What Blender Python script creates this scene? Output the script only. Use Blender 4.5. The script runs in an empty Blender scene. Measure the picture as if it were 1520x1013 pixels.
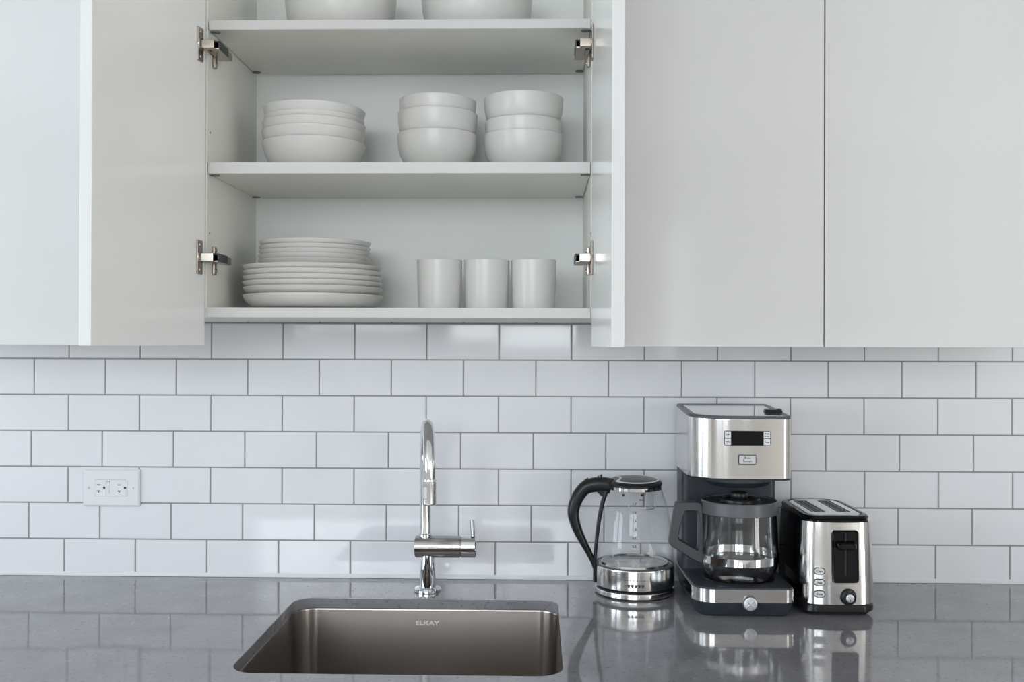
import bpy, bmesh, math, random
from mathutils import Vector, Matrix
random.seed(7)
S = bpy.context.scene
COL = S.collection
PI = math.pi

# ------------------------------------------------------------------ materials
def mat(name, color=(.8, .8, .8), rough=.4, metal=0., coat=0., ior=1.5, aniso=0., tangent=False, trans=0., spec=.5):
    m = bpy.data.materials.new(name)
    m.use_nodes = True
    nt = m.node_tree
    b = nt.nodes['Principled BSDF']
    b.inputs['Base Color'].default_value = (*color, 1)
    b.inputs['Roughness'].default_value = rough
    b.inputs['Metallic'].default_value = metal
    b.inputs['IOR'].default_value = ior
    b.inputs['Coat Weight'].default_value = coat
    b.inputs['Coat Roughness'].default_value = .05
    b.inputs['Specular IOR Level'].default_value = spec
    b.inputs['Transmission Weight'].default_value = trans
    if aniso:
        b.inputs['Anisotropic'].default_value = aniso
        b.inputs['Anisotropic Rotation'].default_value = .25
        t = nt.nodes.new('ShaderNodeTangent')
        t.direction_type = 'RADIAL'
        t.axis = 'Z'
        nt.links.new(t.outputs[0], b.inputs['Tangent'])
    return m

def nodes(m):
    nt = m.node_tree
    return nt, nt.nodes['Principled BSDF'], nt.nodes.new, nt.links.new

def noise_color(m, c1, c2, scale=(1, 1, 1), size=5., detail=4., lo=.35, hi=.65):
    nt, b, N, L = nodes(m)
    tc = N('ShaderNodeTexCoord'); mp = N('ShaderNodeMapping'); nz = N('ShaderNodeTexNoise'); cr = N('ShaderNodeValToRGB')
    mp.inputs['Scale'].default_value = scale
    nz.inputs['Scale'].default_value = size
    nz.inputs['Detail'].default_value = detail
    cr.color_ramp.elements[0].position = lo; cr.color_ramp.elements[1].position = hi
    cr.color_ramp.elements[0].color = (*c1, 1); cr.color_ramp.elements[1].color = (*c2, 1)
    L(tc.outputs['Object'], mp.inputs[0]); L(mp.outputs[0], nz.inputs['Vector']); L(nz.outputs['Fac'], cr.inputs[0])
    L(cr.outputs[0], b.inputs['Base Color'])
    return nz, mp

def brushed(m, scale=(4, 4, 900), strength=.04, size=1.):
    nt, b, N, L = nodes(m)
    tc = N('ShaderNodeTexCoord'); mp = N('ShaderNodeMapping'); nz = N('ShaderNodeTexNoise'); bp = N('ShaderNodeBump')
    mp.inputs['Scale'].default_value = scale
    nz.inputs['Scale'].default_value = size
    nz.inputs['Detail'].default_value = 2
    bp.inputs['Strength'].default_value = strength
    bp.inputs['Distance'].default_value = .001
    L(tc.outputs['Object'], mp.inputs[0]); L(mp.outputs[0], nz.inputs['Vector']); L(nz.outputs['Fac'], bp.inputs['Height'])
    L(bp.outputs[0], b.inputs['Normal'])

M = {}
M['tile'] = mat('glazed_white_tile', (.845, .845, .865), .07)
noise_color(M['tile'], (.705, .718, .752), (.715, .728, .762), size=6)
M['grout'] = mat('grey_grout', (.25, .245, .25), .9)
M['caulk'] = mat('white_caulk', (.70, .715, .745), .5)
M['paint'] = mat('wall_paint', (.78, .77, .75), .8)
noise_color(M['paint'], (.77, .76, .74), (.79, .78, .76), size=3)
M['paint_beige'] = mat('beige_wall_paint', (.62, .59, .56), .8)
noise_color(M['paint_beige'], (.575, .565, .555), (.595, .585, .575), size=3)
M['ceiling'] = mat('ceiling_paint', (.82, .82, .81), .9)
noise_color(M['ceiling'], (.81, .81, .80), (.83, .83, .82), size=3)
M['floor'] = mat('oak_floor', (.42, .33, .25), .35)
noise_color(M['floor'], (.64, .595, .55), (.70, .655, .605), scale=(1, 12, 1), size=3, detail=6)
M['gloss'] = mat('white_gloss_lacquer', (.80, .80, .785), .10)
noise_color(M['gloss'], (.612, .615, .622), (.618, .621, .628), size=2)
M['melamine'] = mat('white_melamine', (.72, .735, .69), .42)
noise_color(M['melamine'], (.742, .742, .700), (.757, .757, .715), scale=(1, 1, .1), size=9)
M['door_back'] = mat('white_door_back_lit', (.80, .80, .795), .16)  # inner door face, painted paler than the front in place of light
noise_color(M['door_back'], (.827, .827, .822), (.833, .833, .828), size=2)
M['back_panel'] = mat('white_back_panel_lit', (.86, .87, .86), .5)  # lighter than the melamine sides; interior light and shade put into the colour
noise_color(M['back_panel'], (.855, .872, .865), (.87, .887, .88), scale=(1, 1, .1), size=9)
M['edging'] = mat('white_edge_band', (.545, .545, .54), .35)
M['ceramic'] = mat('white_glazed_stoneware', (.78, .77, .755), .30)
noise_color(M['ceramic'], (.635, .628, .618), (.655, .648, .638), size=12)
M['chrome'] = mat('polished_chrome', (.74, .75, .77), .05, 1)
M['satin'] = mat('satin_steel', (.50, .49, .485), .20, 1)
noise_color(M['satin'], (.49, .48, .475), (.51, .50, .495), size=40)
M['chrome_dark_reflection'] = mat('chrome_dark_reflection', (.22, .22, .225), .2, 1)  # chrome lever with its dark reflections put into the colour
M['nickel'] = mat('satin_nickel', (.44, .39, .345), .28, 1)
M['steel'] = mat('brushed_appliance_steel', (.66, .65, .64), .15, 1, aniso=.75)
brushed(M['steel'], (3, 3, 700), .03)
M['sink'] = mat('brushed_sink_steel', (.40, .365, .34), .27, 1, aniso=.6)
brushed(M['sink'], (5, 5, 600), .05)
M['silver'] = mat('silver_plastic', (.55, .56, .58), .35, .6)
M['ring'] = mat('pale_silver_inlay', (.72, .72, .72), .35, .3)
M['black'] = mat('black_plastic', (.012, .012, .014), .28, spec=.3)
M['gloss_black'] = mat('gloss_black_plastic', (.004, .004, .005), .08, spec=.22)
M['slate'] = mat('slate_grey_plastic', (.030, .035, .046), .34, spec=.35)
M['slate_light'] = mat('mid_grey_plastic', (.085, .09, .10), .33)
M['slate_mid'] = mat('carafe_handle_plastic', (.050, .053, .060), .33)
M['glosslid'] = mat('glossy_lid', (.80, .81, .82), .05, .85)
M['dark'] = mat('dark_recess_shade', (.004, .004, .004), .5)  # near-black tone stands in for the shade inside holes and slots
M['hotplate'] = mat('hot_plate_enamel', (.008, .008, .009), .35, spec=.2)
M['outlet'] = mat('white_outlet_plastic', (.70, .71, .735), .3)
M['outlet_line'] = mat('outlet_shadow_gap', (.45, .45, .46), .6)
M['ink'] = mat('dark_print', (.03, .03, .035), .5)
M['greyink'] = mat('grey_print', (.09, .09, .10), .5)
M['label'] = mat('pale_button', (.66, .68, .70), .3)
M['screen'] = mat('dark_display', (.005, .005, .006), .06, spec=.2)
M['peg'] = mat('grey_shelf_peg', (.10, .10, .09), .4)
M['clearplastic'] = mat('smoked_clip', (.02, .02, .022), .2)
M['frame'] = mat('window_frame_paint', (.06, .06, .065), .4)
M['etch'] = mat('etched_logo', (.92, .92, .92), .25, .3)

M['quartz'] = mat('grey_quartz', (.21, .205, .21), .06, ior=1.85)
def quartz():
    nt, b, N, L = nodes(M['quartz'])
    tc = N('ShaderNodeTexCoord')
    n1 = N('ShaderNodeTexNoise'); n1.inputs['Scale'].default_value = 9; n1.inputs['Detail'].default_value = 8
    r1 = N('ShaderNodeValToRGB')
    r1.color_ramp.elements[0].position = .3; r1.color_ramp.elements[0].color = (.198, .197, .215, 1)
    r1.color_ramp.elements[1].position = .7; r1.color_ramp.elements[1].color = (.254, .252, .274, 1)
    n2 = N('ShaderNodeTexNoise'); n2.inputs['Scale'].default_value = 130; n2.inputs['Detail'].default_value = 3
    r2 = N('ShaderNodeValToRGB')
    r2.color_ramp.elements[0].position = .30; r2.color_ramp.elements[0].color = (.55, .54, .54, 1)
    r2.color_ramp.elements[1].position = .40; r2.color_ramp.elements[1].color = (1, 1, 1, 1)
    n3 = N('ShaderNodeTexNoise'); n3.inputs['Scale'].default_value = 60; n3.inputs['Detail'].default_value = 5
    r3 = N('ShaderNodeValToRGB')
    r3.color_ramp.elements[0].position = .62; r3.color_ramp.elements[0].color = (1, 1, 1, 1)
    r3.color_ramp.elements[1].position = .72; r3.color_ramp.elements[1].color = (1.25, 1.25, 1.25, 1)
    m1 = N('ShaderNodeMixRGB'); m1.blend_type = 'MULTIPLY'; m1.inputs[0].default_value = .8
    m2 = N('ShaderNodeMixRGB'); m2.blend_type = 'MULTIPLY'; m2.inputs[0].default_value = 1
    for n in (n1, n2, n3): L(tc.outputs['Object'], n.inputs['Vector'])
    L(n1.outputs['Fac'], r1.inputs[0]); L(n2.outputs['Fac'], r2.inputs[0]); L(n3.outputs['Fac'], r3.inputs[0])
    L(r1.outputs[0], m1.inputs[1]); L(r2.outputs[0], m1.inputs[2])
    L(m1.outputs[0], m2.inputs[1]); L(r3.outputs[0], m2.inputs[2])
    L(m2.outputs[0], b.inputs['Base Color'])
quartz()

def thin_glass(name, tint, ior):
    m = bpy.data.materials.new(name); m.use_nodes = True
    nt = m.node_tree; nt.nodes.clear()
    N, L = nt.nodes.new, nt.links.new
    o = N('ShaderNodeOutputMaterial'); t = N('ShaderNodeBsdfTransparent'); g = N('ShaderNodeBsdfGlossy')
    f = N('ShaderNodeFresnel'); x = N('ShaderNodeMixShader')
    t.inputs[0].default_value = (*tint, 1); g.inputs['Roughness'].default_value = .01
    f.inputs[0].default_value = ior
    gm = N('ShaderNodeNewGeometry'); iv = N('ShaderNodeMath'); mu = N('ShaderNodeMath')
    iv.operation = 'SUBTRACT'; iv.inputs[0].default_value = 1; mu.operation = 'MULTIPLY'
    L(gm.outputs['Backfacing'], iv.inputs[1]); L(f.outputs[0], mu.inputs[0]); L(iv.outputs[0], mu.inputs[1])
    L(mu.outputs[0], x.inputs[0]); L(t.outputs[0], x.inputs[1]); L(g.outputs[0], x.inputs[2]); L(x.outputs[0], o.inputs[0])
    return m
M['glass'] = thin_glass('clear_kettle_glass', (.992, .994, .995), 1.40)
M['pane'] = thin_glass('window_glass', (.98, .99, .99), 1.3)
M['carafe_glass'] = mat('clear_carafe_glass', (1, 1, 1), .0, trans=1., ior=1.47)

# ------------------------------------------------------------------ mesh helpers (authored in world metres)
def rr(x0, x1, y0, y1, r, n=6):
    """rounded rectangle loop, counter-clockwise; r = one radius or (x0y0, x1y0, x1y1, x0y1)"""
    if not isinstance(r, (tuple, list)): r = (r,) * 4
    out = []
    for (cx, cy, a0, q) in ((x0 + r[0], y0 + r[0], PI, r[0]), (x1 - r[1], y0 + r[1], 1.5 * PI, r[1]),
                            (x1 - r[2], y1 - r[2], 0, r[2]), (x0 + r[3], y1 - r[3], .5 * PI, r[3])):
        for i in range(n + 1):
            a = a0 + i / n * PI / 2
            out.append((cx + q * math.cos(a), cy + q * math.sin(a)))
    return out

def rre(x0, x1, y0, y1, r, n=10):
    """rounded rectangle with elliptical corners, r = four (rx, ry) pairs"""
    out = []
    for (cx, cy, a0, (p, q)) in ((x0 + r[0][0], y0 + r[0][1], PI, r[0]), (x1 - r[1][0], y0 + r[1][1], 1.5 * PI, r[1]),
                                 (x1 - r[2][0], y1 - r[2][1], 0, r[2]), (x0 + r[3][0], y1 - r[3][1], .5 * PI, r[3])):
        for i in range(n + 1):
            a = a0 + i / n * PI / 2
            out.append((cx + p * math.cos(a), cy + q * math.sin(a)))
    return out

def ell(cx, cy, rx, ry, n=40):
    return [(cx + rx * math.cos(2 * PI * i / n), cy + ry * math.sin(2 * PI * i / n)) for i in range(n)]

def loft(bm, loops, cap0=True, cap1=True, mi=0):
    """loops: list of lists of 3D points, equal counts"""
    vs = [[bm.verts.new(p) for p in lp] for lp in loops]
    n = len(vs[0])
    for a, b in zip(vs, vs[1:]):
        for i in range(n):
            f = bm.faces.new((a[i], a[(i + 1) % n], b[(i + 1) % n], b[i])); f.material_index = mi
    if cap0: bm.faces.new(list(reversed(vs[0]))).material_index = mi
    if cap1: bm.faces.new(vs[-1]).material_index = mi
    return vs

def lz(loop, z): return [(x, y, z) for x, y in loop]
def ly(loop, y): return [(x, y, z) for x, z in loop]      # loop in (x,z)
def lx(loop, x): return [(x, y, z) for y, z in loop]      # loop in (y,z)

def box(bm, x0, x1, y0, y1, z0, z1, bev=.0, seg=2, mi=0):
    r = bmesh.ops.create_cube(bm, size=1)
    vs = r['verts']
    for v in vs:
        v.co = Vector(((x0 + x1) / 2 + v.co.x * (x1 - x0), (y0 + y1) / 2 + v.co.y * (y1 - y0), (z0 + z1) / 2 + v.co.z * (z1 - z0)))
    fs = {f for v in vs for f in v.link_faces}
    for f in fs: f.material_index = mi
    if bev:
        es = list({e for v in vs for e in v.link_edges})
        bmesh.ops.bevel(bm, geom=es, offset=bev, segments=seg, profile=.5, affect='EDGES', clamp_overlap=True)
    return bm

def lathe(bm, prof, c=(0, 0, 0), n=64, axis='Z', mi=0, closed=False):
    """prof: list of (r, h). r==0 points become poles."""
    rings = []
    for r, h in prof:
        if r < 1e-7:
            rings.append([bm.verts.new(_ax(c, 0, 0, h, axis))])
        else:
            rings.append([bm.verts.new(_ax(c, r * math.cos(2 * PI * i / n), r * math.sin(2 * PI * i / n), h, axis)) for i in range(n)])
    prs = list(zip(rings, rings[1:]))
    if closed: prs.append((rings[-1], rings[0]))
    for a, b in prs:
        for i in range(n):
            j = (i + 1) % n
            if len(a) == 1 and len(b) == 1: continue
            if len(a) == 1: f = bm.faces.new((a[0], b[j], b[i]))
            elif len(b) == 1: f = bm.faces.new((a[i], a[j], b[0]))
            else: f = bm.faces.new((a[i], a[j], b[j], b[i]))
            f.material_index = mi
    return bm

def _ax(c, u, v, h, axis):
    if axis == 'Z': return (c[0] + u, c[1] + v, c[2] + h)
    if axis == 'X': return (c[0] + h, c[1] + u, c[2] + v)
    return (c[0] + v, c[1] + h, c[2] + u)                  # 'Y'

def smooth_path(pts, k=8):
    """Catmull-Rom through 3D points"""
    P = [Vector(p) for p in pts]
    out = []
    for i in range(len(P) - 1):
        p0 = P[max(i - 1, 0)]; p1 = P[i]; p2 = P[i + 1]; p3 = P[min(i + 2, len(P) - 1)]
        for j in range(k):
            t = j / k
            out.append(.5 * ((2 * p1) + (p2 - p0) * t + (2 * p0 - 5 * p1 + 4 * p2 - p3) * t * t + (3 * p1 - p0 - 3 * p2 + p3) * t ** 3))
    out.append(P[-1])
    return out

def sweep(bm, path, size, side=Vector((0, 1, 0)), n=20, mi=0, power=1., closed=False):
    """sweep an ellipse (a in-plane, b along side) along a path; size = (a,b) or function t->(a,b)"""
    P = [Vector(p) for p in path]
    loops = []
    m = len(P)
    for i, p in enumerate(P):
        if closed: t = P[(i + 1) % m] - P[i - 1]
        else: t = P[min(i + 1, m - 1)] - P[max(i - 1, 0)]
        t.normalize()
        w = (side - t * side.dot(t)).normalized()
        u = t.cross(w)
        a, b = size(i / (m - 1)) if callable(size) else size
        lp = []
        for k in range(n):
            ang = 2 * PI * k / n
            ca, sa = math.cos(ang), math.sin(ang)
            ca = math.copysign(abs(ca) ** power, ca); sa = math.copysign(abs(sa) ** power, sa)
            lp.append(p + u * a * ca + w * b * sa)
        loops.append(lp)
    if closed: loops.append(loops[0])
    loft(bm, loops, not closed, not closed, mi)
    if closed: bmesh.ops.remove_doubles(bm, verts=bm.verts, dist=1e-6)

def text(bm, s, origin, size, u=Vector((1, 0, 0)), v=Vector((0, 0, 1)), depth=.0003, bold=0., mi=0, spacing=1., stretch=1.):
    """raised lettering centred at origin, u = reading direction, v = up"""
    cu = bpy.data.curves.new('lettering', 'FONT')
    cu.body = s; cu.size = size; cu.extrude = depth; cu.offset = bold
    cu.align_x = 'CENTER'; cu.align_y = 'CENTER'; cu.space_character = spacing; cu.resolution_u = 3
    ob = bpy.data.objects.new('lettering', cu); COL.objects.link(ob)
    bpy.context.view_layer.update()
    me = bpy.data.meshes.new_from_object(ob.evaluated_get(bpy.context.evaluated_depsgraph_get()))
    w = u.cross(v)
    o = Vector(origin)
    vs = [bm.verts.new(o + u * q.co.x * stretch + v * q.co.y + w * q.co.z) for q in me.vertices]
    for p in me.polygons:
        try: bm.faces.new([vs[k] for k in p.vertices]).material_index = mi
        except ValueError: pass
    bpy.data.objects.remove(ob); bpy.data.curves.remove(cu); bpy.data.meshes.remove(me)

ORIGIN = {}
def obj(name, bm, m, parent=None, sharp=35, loc=None, wn=True):
    """link one mesh object; vertices are authored in world space and shifted to the root's origin"""
    bmesh.ops.recalc_face_normals(bm, faces=bm.faces)
    o0 = ORIGIN[parent.name] if parent is not None else Vector(loc or (0, 0, 0))
    for v in bm.verts: v.co -= o0
    lim = math.radians(sharp)
    for f in bm.faces: f.smooth = True
    for e in bm.edges:
        if len(e.link_faces) == 2:
            try: e.smooth = e.calc_face_angle() < lim
            except ValueError: pass
        else: e.smooth = True
    me = bpy.data.meshes.new(name)
    bm.to_mesh(me); bm.free()
    for q in (m if isinstance(m, (list, tuple)) else [m]): me.materials.append(M[q] if isinstance(q, str) else q)
    o = bpy.data.objects.new(name, me); COL.objects.link(o)
    if wn:
        w = o.modifiers.new('weighted_normal', 'WEIGHTED_NORMAL'); w.keep_sharp = True; w.weight = 100
    if parent is not None: o.parent = parent
    else: o.location = o0
    ORIGIN[o.name] = o0
    return o

def tag(o, label, cat, group=None):
    o['label'] = label; o['category'] = cat
    if group: o['group'] = group
    return o

def thing(name, label, cat, loc, group=None):
    o = bpy.data.objects.new(name, None); COL.objects.link(o)
    o.empty_display_size = .05
    o.location = loc; ORIGIN[o.name] = Vector(loc)
    return tag(o, label, cat, group)

def struct(name, bm, m, sharp=35, label=None):
    o = obj(name, bm, m, None, sharp); o['kind'] = 'structure'
    if label: o['label'] = label
    return o

def dup(root, loc, label, group=None, rotz=0, tilt=(0, 0), width=1.):
    r = root.copy(); COL.objects.link(r)
    r.location = loc; r.rotation_euler = (tilt[0], tilt[1], rotz); r.scale = (width, width, 1); r['label'] = label
    if group: r['group'] = group
    for ch in list(root.children):
        c = ch.copy(); COL.objects.link(c); c.parent = r
        for g in list(ch.children):
            d = g.copy(); COL.objects.link(d); d.parent = c
    return r

B = bmesh.new

# ------------------------------------------------------------------ room shell
FZ, CZ = -.915, 2.05
XL, XR, YF = -4.0, 5.0, -6.5

def tile_wall():
    bm = B()
    # substrate and grout face
    box(bm, XL, XR, .0014, .12, FZ, CZ, mi=1)
    PX, PY, Z0, G = .15487, .0778, .46895, .0021
    # first joint position of each course (hand-set, so the joints wander a little)
    rows = [(2, -1.0115), (1, -1.0865), (0, -1.0105), (-1, -1.0865), (-2, -1.0113), (-3, -1.0925), (-4, -1.0118), (-5, -1.0972), (-6, -1.0195)]
    for k, x0 in rows:
        zb = Z0 + (k - 1) * PY + G / 2 + PY
        zt = zb + PY - G
        if k == -6: zb = .001
        drift = 1. + .00055 * max(0, -k - 2)
        i0 = -9
        for i in range(i0, 19):
            a = x0 + i * PX * drift + G / 2; b = a + PX - G
            t1 = random.uniform(-.00012, .00012); t2 = random.uniform(-.00010, .00010)
            lp0 = rr(a, b, zb, zt, .0008, 1)
            lp1 = rr(a + .0010, b - .0010, zb + .0010, zt - .0010, .0008, 1)
            lp2 = rr(a + .0022, b - .0022, zb + .0022, zt - .0022, .0008, 1)
            def yy(x, z): return t1 * (x - a - PX / 2) / (PX / 2) + t2 * (z - zb - PY / 2) / (PY / 2)
            L0 = [(x, .0016, z) for x, z in lp0]
            L1 = [(x, .0004 + yy(x, z), z) for x, z in lp1]
            L2 = [(x, .0 + yy(x, z), z) for x, z in lp2]
            loft(bm, [L0, L1, L2], False, True, 0)
    # caulk bead along the worktop
    box(bm, -1.5, 1.6, -.0015, .0014, .0002, .0095, .0012, 2, mi=2)
    return struct('wall_back', bm, ['tile', 'grout', 'caulk'], 20)
tile_wall()

def wall_with_holes(name, axis, pos, thick, a0, a1, z0, z1, holes, m):
    """wall as solid strips around rectangular openings; axis 'Y' = wall in the xz plane"""
    bm = B()
    xs = sorted({a0, a1, *[h[0] for h in holes], *[h[1] for h in holes]})
    for p, q in zip(xs, xs[1:]):
        inside = [h for h in holes if h[0] <= p + 1e-6 and h[1] >= q - 1e-6]
        spans = [(z0, z1)]
        if inside:
            h = inside[0]; spans = [(z0, h[2]), (h[3], z1)]
        for (s, t) in spans:
            if t - s < 1e-4: continue
            if axis == 'Y': box(bm, p, q, pos, pos + thick, s, t)
            else: box(bm, pos, pos + thick, p, q, s, t)
    bmesh.ops.remove_doubles(bm, verts=bm.verts, dist=1e-5)
    return struct(name, bm, m)

FRONT_WIN = [(-2.45, -.98, .58, 1.98), (-.80, .38, .47, 1.98), (.98, 1.22, .30, 1.50)]
LEFT_WIN = [(-4.50, -2.95, -.55, 1.85), (-2.55, -1.35, -.55, 1.85)]
ADDED_RIGHT_WIN = [(-6.3, -4.0, -.75, 1.85)]  # unseen window added so that light fills in from the right
wall_with_holes('wall_front', 'Y', YF - .14, .14, XL, XR, FZ, CZ, FRONT_WIN, 'paint_beige')
wall_with_holes('wall_left', 'X', XL - .14, .14, YF - .14, .12, FZ, CZ, LEFT_WIN, 'paint')
wall_with_holes('wall_right', 'X', XR, .14, YF - .14, .12, FZ, CZ, ADDED_RIGHT_WIN, 'paint')
bm = B(); box(bm, XL - .14, XR + .14, YF - .14, .12, FZ - .1, FZ); struct('floor', bm, 'floor')
bm = B(); box(bm, XL - .14, XR + .14, YF - .14, .12, CZ, CZ + .1); struct('ceiling', bm, 'ceiling')

def window(n, axis, a0, a1, z0, z1, bars_a, bars_z):
    bm = B(); w = .045
    def bx(p, q, s, t, d0, d1, mi=0):
        if axis == 'Y': box(bm, p, q, YF - .14 + d0, YF - .14 + d1, s, t, .003, 1, mi)
        elif axis == 'X': box(bm, XL - .14 + d0, XL - .14 + d1, p, q, s, t, .003, 1, mi)
        else: box(bm, XR + .14 - d1, XR + .14 - d0, p, q, s, t, .003, 1, mi)
    bx(a0, a0 + w, z0, z1, .05, .11); bx(a1 - w, a1, z0, z1, .05, .11)
    bx(a0, a1, z0, z0 + w, .05, .11); bx(a0, a1, z1 - w, z1, .05, .11)
    for a in bars_a: bx(a - .02, a + .02, z0, z1, .055, .105)
    for z in bars_z: bx(a0, a1, z - .015, z + .015, .055, .105)
    bx(a0 + w / 2, a1 - w / 2, z0 + w / 2, z1 - w / 2, .078, .082, 1)
    return struct('window_%d' % n, bm, ['frame', 'pane'])
window(1, 'Y', *FRONT_WIN[0], [-1.75], [])
window(2, 'Y', *FRONT_WIN[1], [-.30], [])
window(3, 'Y', *FRONT_WIN[2], [], [])
window(4, 'X', *LEFT_WIN[0], [-3.98, -3.47], [])
window(5, 'X', *LEFT_WIN[1], [-2.15, -1.75], [])
window(6, 'R', *ADDED_RIGHT_WIN[0], [-5.1], [])  # frame and pane of the added right window

def skylight(name, axis, a0, a1, z0, z1, power, col):
    """area lamp set behind one window opening"""
    l = bpy.data.lights.new(name, 'AREA'); l.shape = 'RECTANGLE'
    l.size = a1 - a0; l.size_y = z1 - z0; l.energy = power; l.color = col
    o = bpy.data.objects.new(name, l); COL.objects.link(o)
    if axis == 'Y':
        o.location = ((a0 + a1) / 2, YF - .13, (z0 + z1) / 2); o.rotation_euler = (PI / 2, 0, 0)
        o.rotation_euler = Vector((0, 1, 0)).to_track_quat('-Z', 'Z').to_euler()
    elif axis == 'R':
        o.location = (XR + .13, (a0 + a1) / 2, (z0 + z1) / 2)
        o.rotation_euler = Vector((-1, 0, 0)).to_track_quat('-Z', 'Z').to_euler()
    else:
        o.location = (XL - .13, (a0 + a1) / 2, (z0 + z1) / 2)
        o.rotation_euler = Vector((1, 0, 0)).to_track_quat('-Z', 'Z').to_euler()
def lit(axis, win, radiance, col, name):
    a0, a1, z0, z1 = win
    skylight(name, axis, a0, a1, z0, z1, radiance * PI * (a1 - a0) * (z1 - z0), col)
lit('Y', FRONT_WIN[0], 14, (.92, .96, 1), 'daylight_window_front')
lit('Y', FRONT_WIN[1], 14, (.94, .97, 1), 'daylight_window_middle')
lit('Y', FRONT_WIN[2], 5, (.95, .97, 1), 'daylight_window_slim')
lit('X', LEFT_WIN[0], 16, (.85, .93, 1), 'daylight_window_left')
lit('X', LEFT_WIN[1], 14, (.85, .93, 1), 'daylight_window_near')
lit('R', ADDED_RIGHT_WIN[0], 10.5, (1, .97, .94), 'added_fill_right')  # fill lamp behind the added right window

wd = bpy.data.worlds.new('sky'); S.world = wd; wd.use_nodes = True
wd.node_tree.nodes['Background'].inputs[0].default_value = (.75, .86, 1, 1)
wd.node_tree.nodes['Background'].inputs[1].default_value = 1.0

# ------------------------------------------------------------------ worktop, base cabinet, sink
SX0, SX1, SY0, SY1, SR = -.4727, .0415, -.624, -.165, .042
CX0, CX1, CY0, CY1 = -1.5, 1.6, -.72, .0
def hole(d, z): return lz(rr(SX0 - d, SX1 + d, SY0 - d, SY1 + d, SR + d, 10), z)

def worktop():
    bm = B(); T = -.0205
    def fill(outer, inner, flip):
        vo = [bm.verts.new(p) for p in outer]; vi = [bm.verts.new(p) for p in inner]
        es = [bm.edges.new((a, b)) for lp in (vo, vi) for a, b in zip(lp, lp[1:] + lp[:1])]
        bmesh.ops.triangle_fill(bm, use_beauty=True, use_dissolve=False, edges=es)
    ch = .0018
    o1 = rr(CX0 + ch, CX1 - ch, CY0 + ch, CY1, .001, 1); o2 = rr(CX0, CX1, CY0, CY1, .001, 1)
    fill(lz(o1, 0), hole(ch, 0), False); fill(lz(o2, T), hole(0, T), True)
    loft(bm, [lz(o1, 0), lz(o2, -ch), lz(o2, T)], False, False)
    loft(bm, [hole(ch, 0), hole(ch * .3, -ch * .3), hole(0, -ch), hole(0, T)], False, False)
    bmesh.ops.remove_doubles(bm, verts=bm.verts, dist=1e-6)
    o = obj('countertop', bm, 'quartz', None, 30)
    tag(o, 'polished grey quartz countertop with a rounded sink cutout', 'countertop')
worktop()

def sink():
    t = thing('undermount_sink', 'brushed steel undermount sink bowl set below the grey countertop', 'sink', ((SX0 + SX1) / 2, (SY0 + SY1) / 2, -.0207))
    bm = B(); e = .0022; D = -.225
    def L(d, z, r=None): return lz(rr(SX0 - d, SX1 + d, SY0 - d, SY1 + d, max((SR if r is None else r) + d, .006), 10), z)
    zt = -.0208
    ins = [L(.014, zt), L(e, zt), L(e - .0012, zt - .001), L(e - .002, zt - .004)]
    for i in range(1, 6): ins.append(L(e - .003 - i * .0012, zt - .004 - i * (abs(D) - .05) / 5))
    for i in range(1, 6):
        a = i / 5 * PI / 2
        ins.append(L(-.007 - .026 * (1 - math.cos(a)), D + .026 - .026 * math.sin(a)))
    out = [L(-.008 - .026, D - .0015), L(-.004, D + .02), L(e + .0015, zt - .03), L(e + .0018, zt - .0035), L(.014, zt - .0015)]
    loft(bm, ins, False, False)
    cx, cy = (SX0 + SX1) / 2, (SY0 + SY1) / 2
    # floor to the drain, and underside
    vs = [bm.verts.new(p) for p in L(-.033, D)]
    c0 = [bm.verts.new((cx + .052 * math.cos(2 * PI * i / 44 + PI * 1.25), cy + .052 * math.sin(2 * PI * i / 44 + PI * 1.25), D - .002)) for i in range(44)]
    for i in range(44):
        bm.faces.new((vs[i], vs[(i + 1) % 44], c0[(i + 1) % 44], c0[i]))
    bm.faces.new(c0)
    loft(bm, out, True, False)
    bmesh.ops.remove_doubles(bm, verts=bm.verts, dist=1e-6)
    obj('bowl', bm, 'sink', t, 50)
    bm = B()
    lathe(bm, [(0, -.0045), (.012, -.0045), (.013, -.001), (.03, -.003), (.036, .0005), (.045, .002), (.050, .0002), (.050, -.0015)], (cx, cy, D), 40)
    obj('drain', bm, 'chrome', t)
    bm = B()
    text(bm, 'ELKAY', (-.2150, -.1672, -.0490), .0108, depth=.0006, bold=.0002, stretch=1.48)
    obj('stamped_logo', bm, 'etch', t)['label'] = 'pale stamped maker lettering'
sink()

def base_cabinet(x0, x1, label):
    t = thing('base_cabinet', label, 'cabinet', ((x0 + x1) / 2, -.3, FZ))
    bm = B()
    for x in (x0, x1 - .018): box(bm, x, x + .018, -.66, -.004, FZ + .1, -.0209)
    box(bm, x0 + .018, x1 - .018, -.66, -.004, FZ + .1, FZ + .118); box(bm, x0 + .018, x1 - .018, -.016, -.004, FZ + .118, -.0209)
    box(bm, x0, x1, -.60, -.58, FZ, FZ + .1)
    obj('carcass', bm, 'melamine', t)
    n = 2
    for k in range(n):
        a = x0 + (x1 - x0) * k / n; b = x0 + (x1 - x0) * (k + 1) / n
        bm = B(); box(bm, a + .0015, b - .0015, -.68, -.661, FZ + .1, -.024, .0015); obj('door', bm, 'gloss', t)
base_cabinet(-1.48, -.52, 'white base cabinet under the worktop left of the sink')
base_cabinet(.09, 1.578, 'white base cabinet under the worktop right of the sink')

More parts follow.
